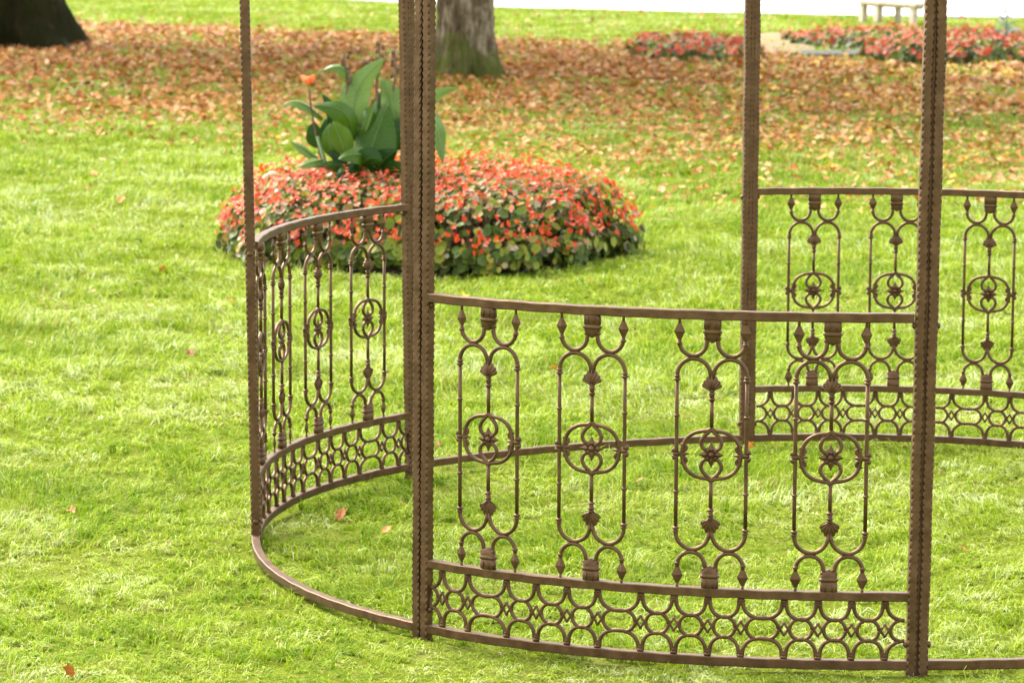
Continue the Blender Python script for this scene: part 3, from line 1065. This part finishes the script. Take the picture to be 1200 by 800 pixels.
# sandy patch and slate edging between the far beds
sp = [on_ground(a, b) for a, b in ((880, 64), (905, 66), (935, 66), (955, 64))]
sq = [on_ground(a, b) for a, b in ((878, 44), (905, 42), (930, 42), (950, 46))]
o = strip_mesh(sp, sq, 0.035, 0.06, 'sandy_patch', M_SAND)
tag(o, 'pale sandy patch of bare ground between the far red flower beds', 'bare ground', kind='structure')
sp = [on_ground(a, b) for a, b in ((935, 68), (1000, 68), (1100, 66.5), (1300, 65))]
sq = [on_ground(a, b) for a, b in ((940, 64), (1000, 63), (1100, 62), (1300, 61))]
o = strip_mesh(sp, sq, 0.04, 0.06, 'slate_edging', M_SLATE)
tag(o, 'grey stone strip between the two long flower strips', 'paving', kind='structure')


# ------------------------------------------------------------------ canna
def bez(a, b, c, t):
    return a * (1 - t) ** 2 + b * 2 * t * (1 - t) + c * t * t


def broad_leaf(root, base, mid, tip, w, face, tone, droop=0.0, name='canna_leaf', mat=None, fold=0.18):
    """big pointed leaf: midrib through three points (world), rolled by `face` about its midrib"""
    mb = MB()
    nl, nw = 26, 6
    ctrl = mid * 2 - (base + tip) * 0.5
    rows = []
    view = Vector((0, 1, -0.12)).normalized()
    wav = random.random() * 6
    for i in range(nl + 1):
        t = i / nl
        p = bez(base, ctrl, tip, t)
        d = (bez(base, ctrl, tip, min(1, t + .02)) - bez(base, ctrl, tip, max(0, t - .02))).normalized()
        ac = d.cross(view)
        ac = ac.normalized() if ac.length > 1e-4 else Vector((1, 0, 0))
        nr = d.cross(ac).normalized()
        ac2 = ac * math.cos(face) + nr * math.sin(face)
        nr2 = d.cross(ac2).normalized()
        ww = w * 0.5 * (math.sin(PI * (0.06 + 0.94 * t) ** 0.85) ** 0.75) if t < 1 else 0.0005
        ww = max(ww, 0.004 if t < 0.5 else 0.0008)
        row = []
        for j in range(nw + 1):
            q = -1 + 2 * j / nw
            lift = abs(q) ** 1.3 * ww * fold * 2.2
            ripple = 0.09 * ww * q * q * math.sin(t * 13 + wav + (2 if q > 0 else 0))
            row.append(p + ac2 * (q * ww) - nr2 * (lift + ripple) - Vector((0, 0, 1)) * (droop * q * q * ww))
        rows.append(row)
    org = base.copy()
    vs = [q - org for r in rows for q in r]
    n1 = nw + 1
    for i in range(nl):
        for j in range(nw):
            k = i * n1 + j
            mid_band = 0.16 if j in (nw // 2 - 1, nw // 2) and False else 0
            mb.add([vs[k], vs[k + 1], vs[k + n1 + 1], vs[k + n1]], [(0, 1, 2, 3)], True, min(1, tone + mid_band + (0.035 if (i + abs(j - nw // 2)) % 2 else -0.035)))
    # midrib
    mb.tube([bez(base, ctrl, tip, k / 10) - org for k in range(11)], 0.004, 6, rr=[0.0065 - 0.005 * k / 10 for k in range(11)], tone=min(1, tone + 0.25))
    me = mb.mesh(name)
    import bmesh
    bm = bmesh.new()
    bm.from_mesh(me)
    bmesh.ops.remove_doubles(bm, verts=bm.verts, dist=0.0004)
    bm.to_mesh(me)
    bm.free()
    me.materials.append(mat or M_CANNA)
    ob = bpy.data.objects.new(name, me)
    col.objects.link(ob)
    ob.parent = root
    ob.location = org - root.location
    return ob


CY0 = 15.25
cb = on_ground(428, 291)
canna = empty('canna_plant', (cb.x, CY0, 0.03))
tag(canna, 'tall canna plant with broad green leaves and one orange flower in the round bed', 'plant')
# base, middle, tip in picture points; width px; depth offset of base / tip; roll; tone
CL = [((424, 150), (417, 112), (451, 68), 27, .00, .05, 0.15, .97), ((433, 186), (440, 160), (455, 122), 38, -.12, -.02, -0.2, .55),
      ((412, 160), (402, 132), (366, 124), 22, -.05, -.15, 0.5, .60), ((378, 140), (350, 120), (330, 127), 12, -.05, -.10, 0.9, .95),
      ((412, 102), (400, 80), (377, 84), 13, .05, .0, 0.7, .85), ((406, 184), (398, 162), (390, 142), 21, -.2, -.25, -0.3, .78),
      ((380, 168), (371, 158), (369, 142), 19, .0, .0, 0.4, .38), ((376, 190), (358, 176), (339, 165), 11, -.15, -.25, 0.8, .92),
      ((378, 188), (366, 190), (349, 196), 12, -.2, -.32, 0.6, .95), ((438, 190), (420, 181), (396, 187), 18, -.2, -.32, 0.5, .66),
      ((410, 199), (392, 194), (372, 195), 11, -.2, -.3, 0.3, .36), ((415, 165), (420, 142), (429, 118), 22, .02, .06, 0.1, .32),
      ((428, 155), (434, 138), (439, 120), 11, -.06, .0, 0.6, .75), ((462, 142), (458, 118), (446, 92), 24, .1, .15, -0.3, .93),
      ((456, 178), (464, 160), (474, 136), 26, .02, .05, 0.3, .35), ((486, 152), (506, 118), (537, 104), 14, .1, .15, 0.5, .97),
      ((498, 128), (512, 150), (519, 192), 17, .05, -.1, -0.4, .88), ((388, 178), (383, 160), (383, 138), 15, .03, .05, 0.2, .25),
      ((398, 156), (392, 134), (378, 110), 14, .1, .12, 0.4, .30), ((394, 186), (386, 165), (387, 145), 17, -.08, -.1, -0.2, .72),
      ((440, 205), (448, 190), (466, 176), 22, -.1, -.15, 0.3, .22), ((425, 208), (412, 200), (392, 206), 18, -.2, -.3, 0.5, .30),
      ((450, 206), (462, 200), (484, 204), 18, -.1, -.2, 0.4, .33), ((440, 150), (446, 128), (452, 104), 20, .15, .2, 0.2, .40),
      ((470, 190), (486, 170), (494, 140), 24, .05, .08, -0.3, .5), ((420, 200), (432, 186), (448, 190), 20, -.24, -.3, 0.2, .28),
      ((470, 160), (478, 120), (474, 82), 20, .15, .2, 0.3, .6), ((400, 200), (398, 186), (384, 178), 14, -.1, -.12, .3, .2)]
for b, m_, t_, w, o0, o1, face, tone in CL:
    B, T = at_depth(*b, CY0 + o0), at_depth(*t_, CY0 + o1)
    Mi = at_depth(*m_, CY0 + (o0 + o1) / 2 - 0.02)
    broad_leaf(canna, B, Mi, T, w * 1.32 * CY0 / FPX, face, tone)
# green stems up from the ground, dry seed stalks above
for b, t_, o0 in (((418, 285), (410, 150), .0), ((425, 290), (428, 130), -.05), ((436, 285), (440, 120), .05), ((446, 286), (458, 140), .1), ((412, 287), (384, 150), -.08),
                  ((452, 286), (482, 150), .12), ((408, 286), (372, 160), -.1)):
    mb = MB()
    B, T = at_depth(*b, CY0 + o0), at_depth(*t_, CY0 + o0)
    B.z = 0.02
    o_ = Vector(canna.location)
    mb.tube([B - o_, (B + T) / 2 - o_ + Vector((0.01, 0, 0)), T - o_], 0.011, 8, rr=[0.014, 0.012, 0.007])
    mb.build('stem', M_STEM, canna)
for b, t_, o0 in (((409, 150), (404, 62), .02), ((440, 130), (446, 47), .1), ((460, 140), (464, 58), .12), ((430, 120), (428, 70), .14)):
    mb = MB()
    o_ = Vector(canna.location)
    B, T = at_depth(*b, CY0 + o0), at_depth(*t_, CY0 + o0)
    n_ = 9
    pts = [B.lerp(T, k / n_) + Vector((0.004 * math.sin(k * 1.3), 0, 0)) - o_ for k in range(n_ + 1)]
    mb.tube(pts, 0.006, 7, rr=[0.008 - 0.005 * k / n_ for k in range(n_ + 1)])
    for k in range(7):
        p = B.lerp(T, 0.62 + 0.055 * k) - o_ + Vector((random.choice((-1, 1)) * 0.014, random.uniform(-.012, .012), 0))
        mb.ball(p, 0.009, 0.009, 0.014, 7, 5)
    mb.build('seed_stalk', M_STALK, canna)
mb = MB()
o_ = Vector(canna.location)
B, Mq, T = at_depth(378, 192, CY0 - .05), at_depth(366, 145, CY0 - .08), at_depth(362, 104, CY0 - .08)
mb.tube([bez(B, Mq, T, k / 8) - o_ for k in range(9)], 0.005, 7)
mb.build('flower_stalk', M_STALK, canna)
F = at_depth(361, 97, CY0 - .08)
mb = MB()
for k in range(9):
    a = k * 2.4
    d = Vector((math.cos(a) * 0.7, math.sin(a) * 0.7, 0.55 + 0.5 * (k % 3) / 2)).normalized()
    e = d.cross(Vector((0, 0, 1))).normalized()
    L = random.uniform(0.04, 0.062)
    c = F - o_ + Vector((0, 0, -0.012))
    up = e.cross(d)
    mb.add([c, c + d * L * .5 + e * L * .38, c + d * L + e * L * .2 + up * .006, c + d * L * 1.08 - e * L * .15, c + d * L * .55 - e * L * .4],
           [(0, 1, 2, 3, 4)], True, random.random())
mb.build('canna_flower', M_CANNAFL, canna)

# ------------------------------------------------------------------ silvery plant at the right edge
sv = on_ground(1178, 66)
silver = empty('silvery_plant', sv)
tag(silver, 'tall grey green leafy plant rising from the far right flower strip', 'plant')
mb = MB()
Hs = (66 - 6) * sv.y / FPX
mb.tube([(0, 0, 0), (0.01, 0, Hs * .5), (-0.01, 0, Hs)], 0.01, 6, rr=[0.014, 0.01, 0.004])
mb.build('stem', M_STEM, silver)
for k in range(26):
    q = 0.08 + 0.92 * k / 25
    a = k * 2.4
    L = (0.20 - 0.13 * q) * random.uniform(0.7, 1.2)
    b_ = sv + Vector((0, 0, Hs * q))
    broad_leaf(silver, b_, b_ + Vector((math.cos(a) * L * .6, math.sin(a) * L * .6, L * .45)), b_ + Vector((math.cos(a) * L, math.sin(a) * L, L * .3)), L * 0.34, 0.9,
               random.uniform(.2, 1), name='leaf', mat=M_SILVER)


# ------------------------------------------------------------------ trees
def tree(px, py, r_top, r_base, name_mat, label, crown_r, crown_z, crown_c, hgt, nleaf, seed, lobes):
    rd = random.Random(seed)
    g = on_ground(px, py)
    root = empty('tree', g)
    tag(root, label, 'tree')
    mb = MB()
    rings = []
    nseg, nst = 72, 60
    for i in range(nst + 1):
        z = -0.15 + (hgt * 0.62) * (i / nst) ** 1.7
        zz = max(0, z)
        base = r_top + (r_base - r_top) * math.exp(-zz / (r_base * 0.75))
        base *= 1 - 0.35 * (zz / (hgt * 0.62))
        r_ = []
        for k in range(nseg):
            a = 2 * PI * k / nseg
            fl = math.exp(-zz / (r_base * 0.9))
            rr = base * (1 + fl * 0.34 * (math.cos(a * lobes + seed) + 0.5 * math.cos(a * (lobes + 2) + 2 * seed)))
            nz = noise.noise(Vector((math.cos(a) * 1.7, math.sin(a) * 1.7, z * 0.9 + seed))) * 0.16 + noise.noise(Vector((math.cos(a) * 5, math.sin(a) * 5, z * 2.2 + seed))) * 0.06
            nz += abs(noise.noise(Vector((math.cos(a) * 11, math.sin(a) * 11, z * 4 + seed)))) * 0.12
            rr *= 1 + nz + 0.05 * math.cos(a * (lobes + 1) + z * 0.4 + seed) - 0.10 * max(0, math.cos(a * 3 + seed * 0.7 + 0.25 * z)) ** 8
            r_.append(Vector((rr * math.cos(a), rr * math.sin(a), z)))
        rings.append(r_)
    mb.loft(rings, True)
    top = Vector((0, 0, hgt * 0.6))
    limbs = []
    for k in range(9):
        a = k * 2.4 + seed
        z0 = hgt * rd.uniform(0.34, 0.6)
        L = crown_r * rd.uniform(0.65, 1.0)
        s = Vector((0, 0, z0))
        e = s + Vector((math.cos(a) * L, math.sin(a) * L, L * rd.uniform(0.25, 0.7)))
        pts = [s.lerp(e, q / 7) + Vector((rd.uniform(-.15, .15), rd.uniform(-.15, .15), 0.5 * math.sin(q / 7 * PI))) * (q > 0) for q in range(8)]
        mb.tube(pts, .1, 8, rr=[r_top * 0.42 * (1 - q / 8.5) for q in range(8)])
        limbs += pts[3:]
    mb.build('trunk', name_mat, root)
    # crown: leaf clumps round the limbs
    v, l, s, t = [], [], [], []
    cl = []
    for k in range(90):
        while True:
            p = Vector((rd.uniform(-1, 1), rd.uniform(-1, 1), rd.uniform(-1, 1)))
            if 0.25 < p.length < 1:
                break
        p = Vector((p.x * crown_r, p.y * crown_r, crown_z + p.z * crown_c))
        cl.append((p, rd.uniform(0.5, 1.15)))
    cl += [(p, rd.uniform(0.4, 0.8)) for p in limbs[::2]]
    for k in range(nleaf):
        c, rad = cl[k % len(cl)]
        p = c + Vector((rd.gauss(0, .5), rd.gauss(0, .5), rd.gauss(0, .35))) * rad
        n = Vector((rd.gauss(0, 1), rd.gauss(0, 1), rd.gauss(0.6, 1))).normalized()
        oval_leaf(v, l, s, t, p, n, rd.uniform(0.09, 0.16), rd.random(), 0.15)
    o = np_object('crown', np.array([tuple(q) for q in v]), np.array(s), np.array(l), np.array(t), M_CROWN)
    o.parent = root
    return root


tree(-3, 55, 0.53, 0.86, M_BARKL, 'dark mossy tree trunk with spreading roots at the far left', 5.2, 8.6, 3.2, 11.5, 15000, 3, 5)
tree(543, 92, 0.258, 0.315, M_BARKC, 'pale rough barked tree trunk standing behind the canna plant', 4.2, 8.0, 2.8, 10.5, 11000, 8, 4)


# ------------------------------------------------------------------ bench
def bench():
    gl, gr = on_ground(1014, 27), on_ground(1086, 31)
    ctr = (gl + gr) / 2
    root = empty('bench', ctr)
    d = (gr - gl)
    L = d.length
    root.rotation_euler = (0, 0, math.atan2(d.y, d.x) - 0.12)
    tag(root, 'low pale wooden bench without a back beside the gravel path', 'bench')

    def box(mb, x0, x1, y0, y1, z0, z1, tx=0.0):
        vs = [(x0, y0, z0), (x1, y0, z0), (x1, y1, z0), (x0, y1, z0), (x0 + tx, y0, z1), (x1 + tx, y0, z1), (x1 + tx, y1, z1), (x0 + tx, y1, z1)]
        mb.add(vs, [(3, 2, 1, 0), (4, 5, 6, 7), (0, 1, 5, 4), (1, 2, 6, 5), (2, 3, 7, 6), (3, 0, 4, 7)])
    h = 0.30
    mb = MB()
    for k in range(3):
        y0 = -0.17 + k * 0.118
        box(mb, -L / 2 - 0.06, L / 2 + 0.10, y0, y0 + 0.108, h - 0.045, h)
    mb.build('seat', M_BENCH, root)
    for x, y, wd in ((-L / 2, -0.15, 0.04), (-L / 2 + 0.36, -0.15, 0.045), (L / 2 - 0.04, -0.15, 0.045), (-L / 2 + 0.44, 0.11, 0.025), (L / 2 - 0.01, 0.11, 0.025)):
        mb = MB()
        box(mb, x - wd, x + wd, y, y + 0.07, -0.04, h - 0.045, 0.03 if x < -0.2 else 0.015)
        mb.build('leg', M_BENCH, root)
    mb = MB()
    box(mb, -L / 2, L / 2, -0.03, 0.02, h - 0.085, h - 0.043)
    mb.build('stretcher', M_BENCH, root)


bench()

# ------------------------------------------------------------------ light, sky, camera
EL, AZ = math.radians(48), math.radians(-42)      # height of the sun; azimuth from +Y towards +X (behind and to the left)
w = bpy.data.worlds.new('World')
scene.world = w
w.use_nodes = True
nt = w.node_tree
sky = nt.nodes.new('ShaderNodeTexSky')
sky.sky_type = 'NISHITA'
sky.sun_disc = False
sky.sun_elevation = EL
sky.sun_rotation = AZ
sky.dust_density = 3.0
sky.ozone_density = 1.0
bg = nt.nodes['Background']
bg.inputs['Strength'].default_value = 0.15
hs = nt.nodes.new('ShaderNodeHueSaturation')       # thin bright overcast: the blue of the sky is mostly veiled
hs.inputs['Saturation'].default_value = 0.3
nt.links.new(sky.outputs[0], hs.inputs['Color'])
nt.links.new(hs.outputs[0], bg.inputs['Color'])
sl = bpy.data.lights.new('sun', 'SUN')
sl.energy = 1.5
sl.angle = math.radians(30)
sl.color = (1.0, 0.94, 0.84)
so = bpy.data.objects.new('sun', sl)
col.objects.link(so)
dirv = Vector((math.sin(AZ) * math.cos(EL), math.cos(AZ) * math.cos(EL), math.sin(EL)))
so.rotation_euler = dirv.to_track_quat('Z', 'Y').to_euler()
so.location = dirv * 40

cam = bpy.data.cameras.new('camera')
cam.sensor_width = 36
cam.lens = FPX / 1200 * 36
cam.clip_end = 2000
cam.clip_start = 0.1
cam.dof.use_dof = True
cam.dof.focus_distance = 7.25
cam.dof.aperture_fstop = 11.5
co = bpy.data.objects.new('camera', cam)
col.objects.link(co)
co.location = (0, 0, CAMH)
co.rotation_euler = (Matrix.Rotation(PI / 2 - PITCH, 3, 'X') @ Matrix.Rotation(ROLL, 3, 'Z')).to_euler()
scene.camera = co

vs_ = scene.view_settings
vs_.view_transform = 'Standard'
vs_.look = 'None'
vs_.gamma = 1
vs_.use_curve_mapping = False
vs_.exposure = 2.32
